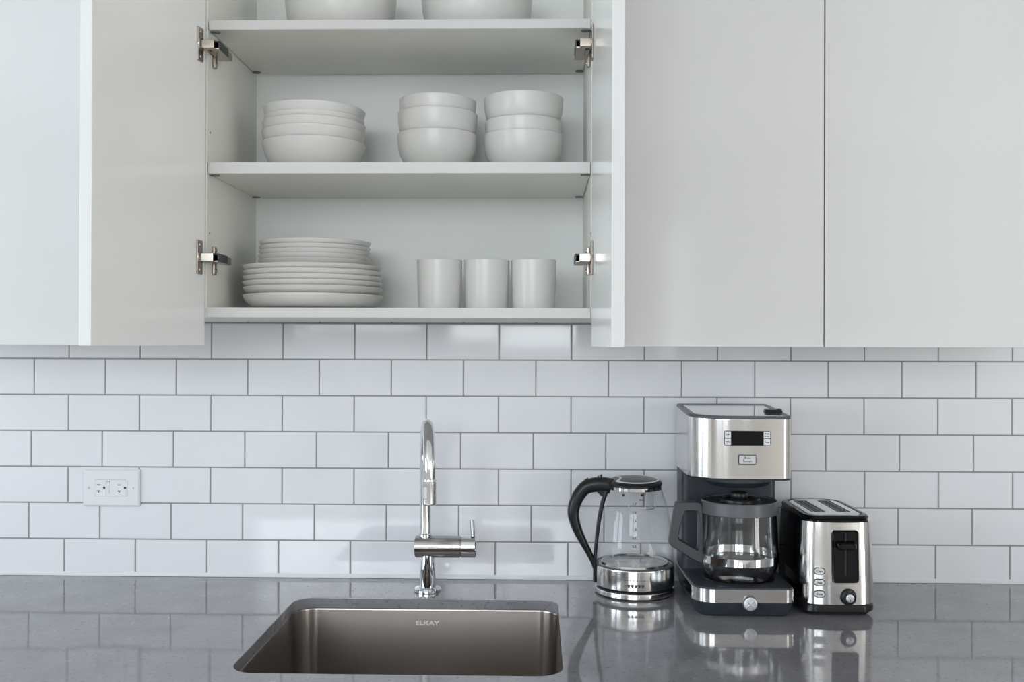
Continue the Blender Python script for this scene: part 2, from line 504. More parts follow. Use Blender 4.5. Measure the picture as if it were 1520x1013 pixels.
# ------------------------------------------------------------------ wall cabinets
CB, CT, CF = .5495, 1.44, -.333         # carcass bottom, top, front
DB = .4985                              # bottom edge of the doors
IX0, IX1 = -.6015, .0964                # interior of the open cabinet
def carcass_bm(x0, x1):
    bm = B(); p = .018
    box(bm, x0, x0 + p, CF, -.003, CB, CT, .0006, 1); box(bm, x1 - p, x1, CF, -.003, CB, CT, .0006, 1)
    box(bm, x0 + p, x1 - p, CF, -.003, CB, CB + .0189, .0006, 1); box(bm, x0 + p, x1 - p, CF, -.003, CT - p, CT, .0006, 1)
    box(bm, x0 + p, x1 - p, -.012, -.004, CB + .0189, CT - p, mi=1)
    return bm

def open_cabinet():
    t = thing('wall_cabinet', 'open white wall cabinet of dishes above the sink, both doors swung out', 'cabinet', ((IX0 + IX1) / 2, -.003, CB))
    obj('carcass', carcass_bm(IX0 - .018, IX1 + .018), ['melamine', 'back_panel'], t)
    # pale edge banding on the front of the bottom panel
    bm = B(); box(bm, IX0 + .0005, IX1 - .0005, CF - .0012, CF + .0002, CB + .0005, CB + .0188, .0003, 1)
    obj('edge_band', bm, 'edging', t)
    # peg holes on the side panels: dark discs painted as the shade inside
    for sx, s in ((IX0, 1), (IX1, -1)):
        for y, zs in ((-.318, (.705, .89)), (-.045, (.86, 1.15))):
            for z in zs:
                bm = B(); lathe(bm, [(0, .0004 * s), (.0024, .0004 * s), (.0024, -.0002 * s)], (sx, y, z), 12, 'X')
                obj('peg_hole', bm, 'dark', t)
    for zb, zt in ((.8119, .8333), (1.0746, 1.0923)):
        bm = B()
        box(bm, IX0 + .0012, IX1 - .0012, CF + .0025, -.0245, zb, zt, .0008, 1)
        sh = obj('shelf', bm, 'melamine', t)
        bm = B(); box(bm, IX0 + .0014, IX1 - .0014, CF + .0012, CF + .0027, zb + .0003, zt - .0003, .0004, 1)
        obj('edge_band', bm, 'edging', sh)
        for sx, s in ((IX0, 1), (IX1, -1)):
            for y in (-.318, -.045):
                bm = B()
                loft(bm, [lz(ell(sx + s * .0098, y, .0082, .0062, 20), zb - .0022), lz(ell(sx + s * .0098, y, .0086, .0066, 20), zb - .0004)])
                obj('shelf_peg', bm, 'peg', t)
    # doors
    def door(hx, hy, ang, sgn, L, th=.019):
        bm = B()
        a = math.radians(ang)
        d = Vector((sgn * math.sin(a), -math.cos(a), 0)); n = Vector((sgn * math.cos(a), sgn * sgn * math.sin(a), 0))
        # n points to the outer side of the opened door
        n = Vector((sgn * math.cos(a), math.sin(a), 0))
        box(bm, 0, L, 0, th, DB, CT - .002, .0011, 2)
        for q in bm.faces:
            q.material_index = 1 if q.normal.y < -.9 and q.calc_center_median().y < .0005 else 0
        for v in bm.verts:
            v.co = Vector((hx, hy, 0)) + d * v.co.x + n * v.co.y + Vector((0, 0, v.co.z))
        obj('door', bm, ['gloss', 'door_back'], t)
        return Vector((hx, hy, 0)), d, n
    frames = (door(-.6032, -.3385, 7.45, -1, .365), door(.0972, -.3385, 1.50, 1, .3625))
    # concealed hinges
    for (o, d, n), sx, s in ((frames[0], IX0, 1), (frames[1], IX1, -1)):
        for z in (.657, 1.039):
            bm = B()
            box(bm, .0140, .0350, -.0030, -.0002, -.0305, .0305, .0013, 2)
            lathe(bm, [(0, -.0034), (.0085, -.0034), (.0092, -.0050), (.0112, -.0050), (.0118, -.0028)], (.0245, 0, 0), 24, 'Y')
            for zz in (-.0225, .0225): lathe(bm, [(0, -.0042), (.0030, -.0042), (.0035, -.0028)], (.0245, 0, zz), 12, 'Y')
            for v in bm.verts: v.co = o + d * v.co.x + n * v.co.y + Vector((0, 0, v.co.z + z))
            h = obj('hinge', bm, 'nickel', t)
            # arm crossing from the cup to the cabinet side
            bm = B()
            y0, y1 = o.y - .0275, o.y - .0135
            xa = o.x + s * .000; xb = sx + s * .022
            box(bm, min(xa, xb), max(xa, xb), y0, y1, z - .0075, z + .0075, .0012, 2)
            xa, xb = sx + s * .012, sx + s * .029
            box(bm, min(xa, xb), max(xa, xb), y1 - .006, -.279, z - .0080, z + .0060, .0015, 2)
            xa, xb = sx + s * .004, sx + s * .013
            box(bm, min(xa, xb), max(xa, xb), -.335, -.275, z - .0065, z + .0045, .001, 2)
            obj('hinge_arm', bm, 'nickel', h)
            bm = B()
            xa, xb = sx + s * .0105, sx + s * .0300
            box(bm, min(xa, xb), max(xa, xb), o.y - .0195, -.305, z - .0072, z + .0075, .0012, 2)
            obj('hinge_cover', bm, 'slate', h)
            bm = B()
            xa, xb = sx + s * .0002, sx + s * .0062
            box(bm, min(xa, xb), max(xa, xb), -.3075, -.294, z - .0275, z + .0245, .0022, 3)
            for zz in (-.020, .0175): lathe(bm, [(0, s * .0078), (.0032, s * .0078), (.0040, s * .006)], (sx, -.3007, z + zz), 14, 'X')
            obj('mounting_plate', bm, 'nickel', h)
open_cabinet()

def closed_cabinet(x0, x1, splits, label):
    t = thing('wall_cabinet', label, 'cabinet', ((x0 + x1) / 2, -.003, CB))
    obj('carcass', carcass_bm(x0, x1), ['melamine', 'back_panel'], t)
    for a, b in splits:
        bm = B(); box(bm, a, b, CF - .0195, CF - .0012, DB + .0005, CT - .002, .0011, 2)
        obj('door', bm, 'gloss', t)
closed_cabinet(-1.372, -.6200, [(-1.3705, -.9985), (-.9965, -.6245)], 'closed glossy white wall cabinet left of the open one, above the outlet')
closed_cabinet(.1155, .9030, [(.1185, .5078), (.5098, .9015)], 'closed glossy white wall cabinet with two doors above the coffee maker')

# ------------------------------------------------------------------ dishes
SH0, SH1, SH2 = CB + .0190, .8334, 1.0924
def plate_bm(R, H, t=.0034, floor=.0102):
    k = R / .136
    bm = B()
    f = .078 * k
    lathe(bm, [(0, .003), (f - .006, .003), (f - .004, .0), (f, .0), (f + .004, .0022), (.105 * k, .0030), (.118 * k, H * .22), (.126 * k, H * .42), (.1318 * k, H * .66), (.1352 * k, H * .90),
               (R, H * .965), (R - .0006, H), (R - .0022, H + .0002), (R - .0040, H * .93), (R - .0075, H * .76), (R - .0125, H * .60), (R - .020, floor + .0012), (R - .032, floor), (0, floor)], n=72)
    return bm
def bowl_bm(R, H, prof, t=.003):
    bm = B()
    out = [(R * r, H * h) for r, h in prof]
    inn = [(max(r - t * (1.0 if h > H * .3 else 1.3), .0), h + (0 if h > H * .5 else t * (1 - h / H))) for r, h in out[1:]]
    pts = [(0, .0025), (out[0][0] - .006, .0025), (out[0][0] - .004, 0)] + out
    pts += [(out[-1][0] - t * .25, H + .0006), (out[-1][0] - t * .75, H + .0006)]
    pts += list(reversed(inn))
    pts += [(inn[0][0] * .6, .0062), (0, .006)]
    lathe(bm, pts, n=72)
    return bm

def first(name, bm, m, label, cat, loc, group):
    o = obj(name, bm, m, None, 60); o.location = loc
    return tag(o, label, cat, group)

X0, Y0 = -.4445, -.165
ordn = ['second', 'third', 'fourth', 'fifth']
g = 'dinner plates in the plate stack'
lower = first('dinner_plate', plate_bm(.1365, .0290, floor=.0158), 'ceramic', 'deeper white plate with a curved side at the very bottom of the plate stack', 'plate', (X0 + .0005, Y0, SH0 + .0002), g)
dp = plate_bm(.1362, .0225)
z = SH0 + .0162
rims = [.6122, .6231, .6335, .6440, .6545]
off = [(.0006, 0), (-.0004, .001), (.0002, 0), (.0006, -.001), (-.0012, 0)]
names = ['white dinner plate resting directly on the bottom plate of the plate stack', 'white dinner plate third from the bottom of the plate stack',
         'white dinner plate in the stack with two dinner plates above it', 'white dinner plate just beneath the topmost dinner plate of the stack',
         'topmost white dinner plate, the one carrying the smaller plates']
proto = None
for r, (dx, dy), nm in zip(rims, off, names):
    loc = (X0 + dx, Y0 + dy, r - .0226)
    if proto is None: proto = first('dinner_plate', dp, 'ceramic', nm, 'plate', loc, g)
    else: dup(proto, loc, nm, g)
g = 'salad plates on top of the plate stack'
sp = plate_bm(.1092, .0205, floor=.0084)
rims = [.6660, .6750, .6838, .6926, .7030]
off = [(-.0012, 0), (-.0010, .001), (-.0002, 0), (.0002, .0005), (.0010, 0)]
names = ['small white salad plate lying directly on the dinner plates', 'small white salad plate second from the bottom of the small ones', 'small white salad plate in the middle of the five small ones',
         'small white salad plate just below the topmost plate', 'small white salad plate topmost of the whole plate stack']
proto = None
for r, (dx, dy), nm in zip(rims, off, names):
    loc = (X0 + .0038 + dx, Y0 + dy, r - .0207)
    if proto is None: proto = first('salad_plate', sp, 'ceramic', nm, 'plate', loc, g)
    else: dup(proto, loc, nm, g)

WIDE = [(.46, 0), (.53, .02), (.67, .10), (.795, .25), (.885, .45), (.938, .64), (.974, .82), (.994, .93), (1.0, .99), (1.0, 1.0)]
ROUND = [(.44, 0), (.53, .035), (.65, .11), (.775, .235), (.872, .377), (.934, .50), (.970, .63), (.990, .78), (.999, .93), (1.0, .985), (1.0, 1.0)]
g = 'wide shallow bowls in the left stack of the middle shelf'
wb = bowl_bm(.1012, .0625, WIDE, .0024)
rims = [.8958, .9190, .9352, .9465, .9640]
names = ['wide white bowl at the bottom of the left stack on the middle shelf', 'wide white bowl second from the bottom of the left bowl stack', 'wide white bowl in the middle of the five in the left stack',
         'wide white bowl second from the top of the left bowl stack', 'wide white bowl on top of the left stack on the middle shelf']
proto = None
for i, (r, nm) in enumerate(zip(rims, names)):
    loc = (-.4434 + (0, -.0006, .0003, .0006, .0004)[i], -.165, max(r - .0631, SH1 + .0002))
    if proto is None: proto = first('wide_bowl', wb, 'ceramic', nm, 'bowl', loc, g)
    else: dup(proto, loc, nm, g, tilt=(0, (0, .002, .006, .006, .012)[i]), width=(1, 1, 1, .968, .985)[i])
g = 'round bowls in the two three-bowl stacks of the middle shelf'
rb = bowl_bm(.0785, .0795, ROUND, .0021)
proto = None
for cx, cy, zs, where, tl, wd_ in ((-.1985, -.168, (0, .0415, .0682), 'middle', (0, .014, .016), (1, 1, .966)), (-.0285, -.160, (0, .0264, .0735), 'right', (0, 0, .004), (1, .970, 1))):
    for dz, nm, t1, w1 in zip(zs, ('bottom', 'middle', 'top'), tl, wd_):
        lab = 'round white bowl at the %s of the %s bowl stack of the middle shelf' % (nm, where)
        loc = (cx, cy, SH1 + .0002 + dz)
        if proto is None: proto = first('round_bowl', rb, 'ceramic', lab, 'bowl', loc, g)
        else: dup(proto, loc, lab, g, tilt=(0, t1), width=w1)
g = 'serving bowls on the top shelf'
BIG = [(.55, 0), (.62, .02), (.76, .08), (.87, .20), (.93, .34), (.965, .5), (.985, .7), (1.0, .985), (1.0, 1.0)]
sb = bowl_bm(.1110, .128, BIG, .004)
proto = first('serving_bowl', sb, 'ceramic', 'large white serving bowl on the left of the top shelf, cut by the picture edge', 'bowl', (-.3908, -.165, SH2 + .0002), g)
dup(proto, (-.1210, -.165, SH2 + .0002), 'large white serving bowl on the right of the top shelf, cut by the picture edge', g)

# mugs
g = 'mugs on the lowest shelf'
def mug(loc, label):
    t = thing('mug', label, 'mug', loc, g)
    x, y, z = loc
    bm = B()
    lathe(bm, [(0, .002), (.034, .002), (.036, 0), (.0395, .0), (.0408, .002), (.0420, .02), (.0432, .06), (.0440, .0955), (.0437, .0968), (.0428, .0973), (.0416, .0968), (.0410, .0955), (.0402, .06), (.0388, .012), (.034, .006), (0, .006)], loc, 56)
    obj('body', bm, 'ceramic', t, 60)
    bm = B()
    pts = [(.0415, .080), (.054, .0825), (.0655, .074), (.0680, .052), (.0620, .030), (.050, .0195), (.0405, .018)]
    sweep(bm, smooth_path([(x, y + a, z + b) for a, b in pts], 6), (.0042, .0062), Vector((1, 0, 0)), 12)
    obj('handle', bm, 'ceramic', t, 60)
    return t
m0 = mug((-.1898, -.200, SH0 + .0002), 'white mug nearest the plate stack, left of three on the lowest shelf')
m0.rotation_euler.z = -.35
dup(m0, (-.0982, -.200, SH0 + .0002), 'white mug in the middle of the three mugs on the lowest shelf', g, -.45)
dup(m0, (-.0074, -.200, SH0 + .0002), 'white mug nearest the right door hinge, right of three on the lowest shelf', g, -.62)

# ------------------------------------------------------------------ outlet
def outlet():
    x0, x1, z0, z1 = -.9770, -.8527, .1508, .2308
    cx, cz = (x0 + x1) / 2, (z0 + z1) / 2
    t = thing('wall_outlet', 'white double power outlet with test buttons on the tiled backsplash', 'outlet', (cx, 0, cz))
    bm = B()
    loft(bm, [ly(rr(x0, x1, z0, z1, .003, 4), -.0002), ly(rr(x0, x1, z0, z1, .003, 4), -.0035), ly(rr(x0 + .0035, x1 - .0035, z0 + .0035, z1 - .0035, .003, 4), -.0065)])
    obj('cover_plate', bm, 'outlet', t)
    bm = B()
    a, b, c, d = cx - .0345, cx + .0345, cz - .0170, cz + .0170
    loft(bm, [ly(rr(a - .0008, b + .0010, c - .0008, d + .0010, .001, 2), -.0063), ly(rr(a - .0008, b + .0010, c - .0008, d + .0010, .001, 2), -.0067)], mi=1)
    loft(bm, [ly(rr(a, b, c, d, .001, 2), -.0066), ly(rr(a, b, c, d, .001, 2), -.0078), ly(rr(a + .001, b - .001, c + .001, d - .001, .001, 2), -.0082)])
    box(bm, cx - .0105, cx - .0097, -.0085, -.0080, c + .001, d - .001, mi=1)
    r = obj('receptacle', bm, ['outlet', 'outlet_line'], t)
    for sx in (-.0225, .0225):
        bm = B()
        x = cx + sx
        y0, y1 = -.0086, -.0081
        box(bm, x - .0075, x - .0005, y0, y1, cz + .0060, cz + .0078)
        box(bm, x - .0075, x - .0005, y0, y1, cz - .0072, cz - .0054)
        box(bm, x - .0050, x - .0032, y0, y1, cz - .0110, cz - .0072)
        lathe(bm, [(0, y0), (.0026, y0), (.0026, y1)], (x + .0085, 0, cz + .0004), 14, 'Y')
        obj('socket_slots', bm, 'ink', r)['label'] = 'dark plug slots'
    for dz, l in ((.006, 'reset'), (-.006, 'test')):
        bm = B(); box(bm, cx - .0080, cx - .0025, -.0092, -.0080, cz + dz - .0048, cz + dz + .0048, .0004, 1)
        obj('test_button', bm, 'outlet', r)
    for k in (-.003, .001):
        bm = B(); box(bm, cx + k - .004, cx + k - .0025, -.0086, -.0081, cz + .0125, cz + .0150); obj('indicator', bm, 'greyink', r)
    for sx in (-.0485, .0485):
        bm = B(); lathe(bm, [(0, -.0074), (.0028, -.0074), (.0034, -.0060)], (cx + sx, 0, cz), 16, 'Y')
        box(bm, cx + sx - .0004, cx + sx + .0004, -.0077, -.0073, cz - .0022, cz + .0022, mi=1)
        obj('screw', bm, ['outlet', 'greyink'], t)
outlet()

# ------------------------------------------------------------------ faucet
def faucet():
    fx, fy = -.2208, -.107
    t = thing('faucet', 'tall chrome gooseneck faucet with side lever behind the sink', 'faucet', (fx, fy, .0002))
    bm = B(); lathe(bm, [(0, .0003), (.0268, .0003), (.0275, .0012), (.0275, .0055), (.0262, .0072), (.018, .0078), (.0168, .009)], (fx, fy, 0), 48)
    obj('base_flange', bm, 'chrome', t)
    bm = B(); lathe(bm, [(.0166, .0075), (.0164, .03), (.0160, .05), (.0152, .074), (0, .074)], (fx, fy, 0), 40)
    obj('column', bm, 'chrome', t)
    zc, R = .0908, .0224
    bm = B()
    lathe(bm, [(0, -.0262), (.0185, -.0262), (.0210, -.0252), (R, -.0225), (R, .0655), (.0205, .0662), (.0205, .0680)], (fx, fy, zc), 48, 'X')
    obj('mixer_body', bm, 'satin', t)
    bm = B()
    lathe(bm, [(0, .0676), (.0205, .0676), (R - .0004, .0690), (R - .0004, .0965), (R - .003, .0990), (0, .0994)], (fx, fy, zc), 48, 'X')
    lv = obj('lever_hub', bm, 'chrome', t)
    bm = B()
    sweep(bm, [(fx + .0915, fy, zc + .019), (fx + .0910, fy + .002, zc + .030), (fx + .0895, fy + .006, zc + .053)], (.0042, .0042), n=16)
    obj('lever', bm, 'chrome_dark_reflection', lv)
    # riser and arc
    rx = -.2262
    dx, dy = .0250, -.163
    r = .5 * math.hypot(dx, dy); ux, uy = dx / (2 * r), dy / (2 * r)
    path = [(rx, fy, .108), (rx, fy, .18), (rx, fy, .262)]
    zc2 = .264
    for i in range(1, 25):
        a = PI - PI * i / 24
        d = r + r * math.cos(a)
        path.append((rx + ux * d, fy + uy * d, zc2 + (.3455 - zc2) * math.sin(a)))
    ex, ey = rx + dx, fy + dy
    path.append((ex, ey, .250))
    bm = B(); sweep(bm, path, (.0113, .0113), Vector((uy, -ux, 0)), 28)
    lathe(bm, [(.0113, .112), (.0135, .1125), (.0135, .117), (.0113, .1185)], (rx, fy, 0), 32)
    obj('spout', bm, 'chrome', t, 50)
    bm = B()
    lathe(bm, [(0, .2505), (.0112, .2505), (.0130, .2495), (.0134, .2465), (.0134, .2462), (.0120, .2458), (.0120, .2446), (.0134, .2442), (.0136, .2060), (.0128, .2020), (.0105, .2010), (.0100, .2025), (0, .2025)], (ex, ey, 0), 36)
    hd = obj('spray_head', bm, 'chrome', t)
    bm = B()
    loft(bm, [ly(rr(ex - .0055 - .004, ex - .0055 + .004, .2135, .2375, .0038, 5), ey - .0085), ly(rr(ex - .0055 - .004, ex - .0055 + .004, .2135, .2375, .0038, 5), ey - .0138), ly(rr(ex - .0055 - .003, ex - .0055 + .003, .2145, .2365, .0028, 5), ey - .0146)])
    obj('spray_button', bm, 'silver', hd)
faucet()

# ------------------------------------------------------------------ kettle
KX, KY = .1990, -.097
def kettle():
    t = thing('kettle_power_base', 'round steel power base under the glass kettle', 'kettle base', (KX, KY, .0002))
    bm = B(); lathe(bm, [(0, .0003), (.0775, .0003), (.0790, .0012), (.0790, .0030), (.0765, .0035)], (KX, KY, 0), 72)
    lathe(bm, [(.0765, .0118), (.0760, .0136), (.02, .0136), (.018, .0150), (0, .0150)], (KX, KY, 0), 72)
    obj('base_disc', bm, 'black', t)
    bm = B(); lathe(bm, [(.0770, .0028), (.0802, .0030), (.0805, .0038), (.0802, .0112), (.0793, .0124), (.0760, .0124)], (KX, KY, 0), 72)
    obj('steel_rim', bm, 'steel', t)

    t = thing('electric_kettle', 'clear glass electric kettle with black handle left of the coffee maker', 'kettle', (KX, KY, .0140))
    bm = B(); lathe(bm, [(0, .0152), (.019, .0152), (.021, .0138), (.0762, .0138), (.0770, .0150), (.0770, .0192), (.0740, .020)], (KX, KY, 0), 72)
    obj('foot_ring', bm, 'black', t)
    bm = B()
    lathe(bm, [(.0745, .0182), (.0790, .0182), (.0800, .0192), (.0803, .030), (.0800, .0560), (.0790, .0585), (.0765, .0590), (.0755, .0560), (.074, .0575), (.069, .0600), (.067, .0640), (.064, .0642), (.062, .0610), (.045, .0590), (.040, .0600), (0, .0600)], (KX, KY, 0), 80)
    sb = obj('steel_base', bm, 'steel', t)
    # printed line, marks on the band
    bm = B()
    for k in range(5):
        a = -PI / 2 + (-.06 + (k - 2) * .085)
        for q in range(1):
            c = Vector((KX + .0806 * math.cos(a), KY + .0806 * math.sin(a), .0300)); u = Vector((-math.sin(a), math.cos(a), 0))
            v = [bm.verts.new(c + u * dx + Vector((0, 0, dz)) + Vector((math.cos(a), math.sin(a), 0)) * .0001) for dx, dz in ((-.0030, .0024), (.0030, .0024), (.0014, -.0030), (-.0014, -.0030))]
            bm.faces.new(v)
    for k in range(26):
        a0 = -PI / 2 - .40 + k * .028; a1 = a0 + .022
        z0, z1 = .0400, .0406 + .0016 * (k % 3 == 1 and 6 < k < 20)
        v = [bm.verts.new((KX + .0806 * math.cos(a), KY + .0806 * math.sin(a), z)) for a, z in ((a0, z0), (a1, z0), (a1, z1), (a0, z1))]
        bm.faces.new(v)
    obj('printed_marks', bm, 'ink', sb)['label'] = 'small dark printed marks'
    # dark gasket ring
    bm = B(); lathe(bm, [(.0760, .0580), (.0790, .0586), (.0794, .0600), (.0785, .0612), (.0765, .0612)], (KX, KY, 0), 72, closed=True)
    obj('gasket', bm, 'slate_light', t)
    G = [(.0775, .0605), (.0788, .066), (.0790, .074), (.0782, .090), (.0768, .108), (.0745, .128), (.0715, .148), (.0678, .168), (.0632, .187), (.0585, .2005), (.0556, .2085), (.0545, .2120)]
    bm = B()
    lathe(bm, G + [(r - .0022, z) for r, z in reversed(G)], (KX, KY, 0), 80, closed=True)
    gl = obj('glass_body', bm, 'glass', t, 60)
    # pouring lip on the right
    bm = B()
    sp = []
    for i, (dx, w, z) in enumerate(((.0555, .020, .190), (.058, .019, .199), (.064, .015, .207), (.0705, .010, .2125))):
        lp = []
        for k in range(13):
            a = -PI / 2 + PI * k / 12
            lp.append((KX + dx - .012 + .012 * math.cos(a), KY + w * math.sin(a), z))
        sp.append([bm.verts.new(p) for p in lp])
    for a, b in zip(sp, sp[1:]):
        for i in range(12): bm.faces.new((a[i], a[i + 1], b[i + 1], b[i]))
    obj('spout', bm, 'glass', t, 60)
    # level scale printed on the glass front
    bm = B()
    def gr(z):
        for (r0, z0), (r1, z1) in zip(G, G[1:]):
            if z0 <= z <= z1: return r0 + (r1 - r0) * (z - z0) / (z1 - z0)
        return .06
    for k, s in enumerate(('1.7', '1.5', '1.2', '1.0', '0.7', '0.5')):
        z = .188 - k * .0162
        a = -PI / 2 - .10
        r = gr(z) + .0004
        n = Vector((math.cos(a), math.sin(a), 0))
        u = Vector((-n.y, n.x, 0))
        text(bm, s, Vector((KX, KY, z)) + n * r, .0066, u=u, v=Vector((0, 0, 1)), depth=.0002, bold=.00022)
    z = .196; a = -PI / 2 + .15; n = Vector((math.cos(a), math.sin(a), 0))
    text(bm, 'MAX', Vector((KX, KY, z)) + n * (gr(z) + .0012), .0056, u=Vector((-n.y, n.x, 0)), v=Vector((0, 0, 1)), depth=.0002, bold=.0001)
    obj('level_marks', bm, 'greyink', t)['label'] = 'grey water level numbers'
    # steel collar and mesh filter
    bm = B(); lathe(bm, [(.0500, .2085), (.0535, .2090), (.0548, .2100), (.0548, .2162), (.0520, .2180), (.049, .2175)], (KX, KY, 0), 72)
    obj('steel_collar', bm, 'chrome', t)
    bm = B()
    fa = [Vector((KX + .047 * math.cos(a) - .006, KY + .030 * math.sin(a) + .004, 0)) for a in [-1.75 + 2.6 * q / 14 for q in range(15)]]
    def fz(v, z): return Vector((v.x, v.y, z))
    for z in (.1705, .2070):
        sweep(bm, [fz(v, z) for v in fa], (.0009, .0009), Vector((0, 0, 1)), 8)
    for v in (fa[0], fa[4], fa[9], fa[-1]):
        sweep(bm, [fz(v, .1705), fz(v, .2070)], (.0009, .0009), Vector((0, 1, 0)), 8)
    fl = obj('filter_frame', bm, 'silver', t)
    bm = B()
    vs = [(bm.verts.new(fz(v, .1705)), bm.verts.new(fz(v, .2070))) for v in fa]
    for a, b in zip(vs, vs[1:]): bm.faces.new((a[0], b[0], b[1], a[1]))
    bmesh.ops.solidify(bm, geom=list(bm.faces), thickness=.0008)
    obj('filter_mesh', bm, 'glass', fl)
    for dx in (-.027, .010):
        bm = B(); lathe(bm, [(0, -.0008), (.0022, -.0008), (.0026, .0006), (0, .0010)], (KX + dx, KY - .0475, .2035), 14, 'Y')
        obj('filter_clip', bm, 'black', fl)
    # lid
    bm = B()
    LP = [(0, .2322), (.030, .2312), (.0460, .2290), (.0490, .2280), (.0535, .2258), (.0556, .2230), (.0556, .2195), (.0530, .2172), (.045, .2168)]
    lathe(bm, LP, (KX, KY, 0), 72)
    for v in bm.verts: v.co.z += .045 * (v.co.y - KY)
    ld = obj('lid', bm, 'black', t)
    # pale ring inlaid on the lid: open arc plus the cross piece on the handle side
    bm = B()
    def lidz(r):
        for (r0, z0), (r1, z1) in zip(LP, LP[1:]):
            if r0 <= r <= r1: return z0 + (z1 - z0) * (r - r0) / (r1 - r0)
        return .2322
    pts = []
    for i in range(57):
        a = -PI * .80 + (PI * 1.60) * i / 56
        pts.append((KX + .0475 * math.cos(a), KY + .0475 * math.sin(a)))
    xa, ya = .0475 * math.cos(PI * .80), .0475 * math.sin(PI * .80)
    for i in range(1, 12):
        q = i / 12
        pts.append((KX + xa + .010 * math.sin(PI * q), KY + ya * (1 - 2 * q)))
    pts = [(x, y, lidz(math.hypot(x - KX, y - KY)) + .0006 + .045 * (y - KY)) for x, y in pts]
    sweep(bm, pts, (.0023, .0012), Vector((0, 0, 1)), 8, closed=True)
    obj('lid_ring', bm, 'ring', ld)['label'] = 'pale silver inlay ring'
    # handle: swept loop, then the strip that hugs the glass
    bm = B()
    def P(x, z): return (x, KY - .002, z)
    pts = [P(.1500, .2150), P(.1340, .2175), P(.1160, .2170), P(.0985, .2110), P(.0855, .1960), P(.0770, .1770), P(.0745, .1580), P(.0785, .1380), P(.0860, .1190), P(.0960, .0990), P(.1065, .0790), P(.1150, .0600), P(.1180, .0480)]
    def sz(s):
        w = .0118 + .0016 * math.sin(PI * min(1, s / .5)) - .0080 * max(0, (s - .5) / .5) + .0045 * max(0, 1 - s / .30)
        return (w, .0140 - .0050 * max(0, (s - .6) / .4))
    sweep(bm, smooth_path(pts, 7), sz, Vector((0, 1, 0)), 22, power=.85)
    strip = [P(.1475, .2200), P(.1420, .2080), P(.1380, .1960), P(.1322, .1750), P(.1275, .1500), P(.1240, .1250), P(.1212, .1000), P(.1192, .0760), P(.1182, .0560), P(.1178, .0220)]
    sweep(bm, smooth_path(strip, 5), lambda s: (.0045 - .0012 * s + .010 * max(0, .25 - s), .0120), Vector((0, 1, 0)), 18, power=.7)
    # web where the grip meets the lid
    loft(bm, [ly([(.1180, .2080), (.1300, .1960), (.1360, .1960), (.1440, .2080), (.1520, .2300), (.1300, .2300)], KY - .013), ly([(.1180, .2080), (.1300, .1960), (.1360, .1960), (.1440, .2080), (.1520, .2300), (.1300, .2300)], KY + .009)])
    hn = obj('handle', bm, 'black', t, 50)
    bm = B()
    box(bm, KX - .062, KX - .040, KY - .014, KY + .014, .2150, .2300, .004, 3)
    obj('lid_hinge', bm, 'black', t)
    bm = B()
    loft(bm, [lz(rr(.1235, .1330, KY - .007, KY + .005, .002, 3), .2310), [(x, y, .2355 + (.0035 if x > .128 else 0)) for x, y in rr(.1240, .1328, KY - .006, KY + .004, .002, 3)]])
    obj('lid_release', bm, 'gloss_black', hn)
    bm = B()
    loft(bm, [[(x, y, .2130 + (x - .0955) * .62 + .0100) for x, y in rr(.0950, .1050, KY - .007, KY + .004, .002, 3)], [(x, y, .2165 + (x - .0955) * .62 + .0100) for x, y in rr(.0955, .1045, KY - .006, KY + .003, .002, 3)]])
    obj('power_switch', bm, 'gloss_black', hn)
kettle()

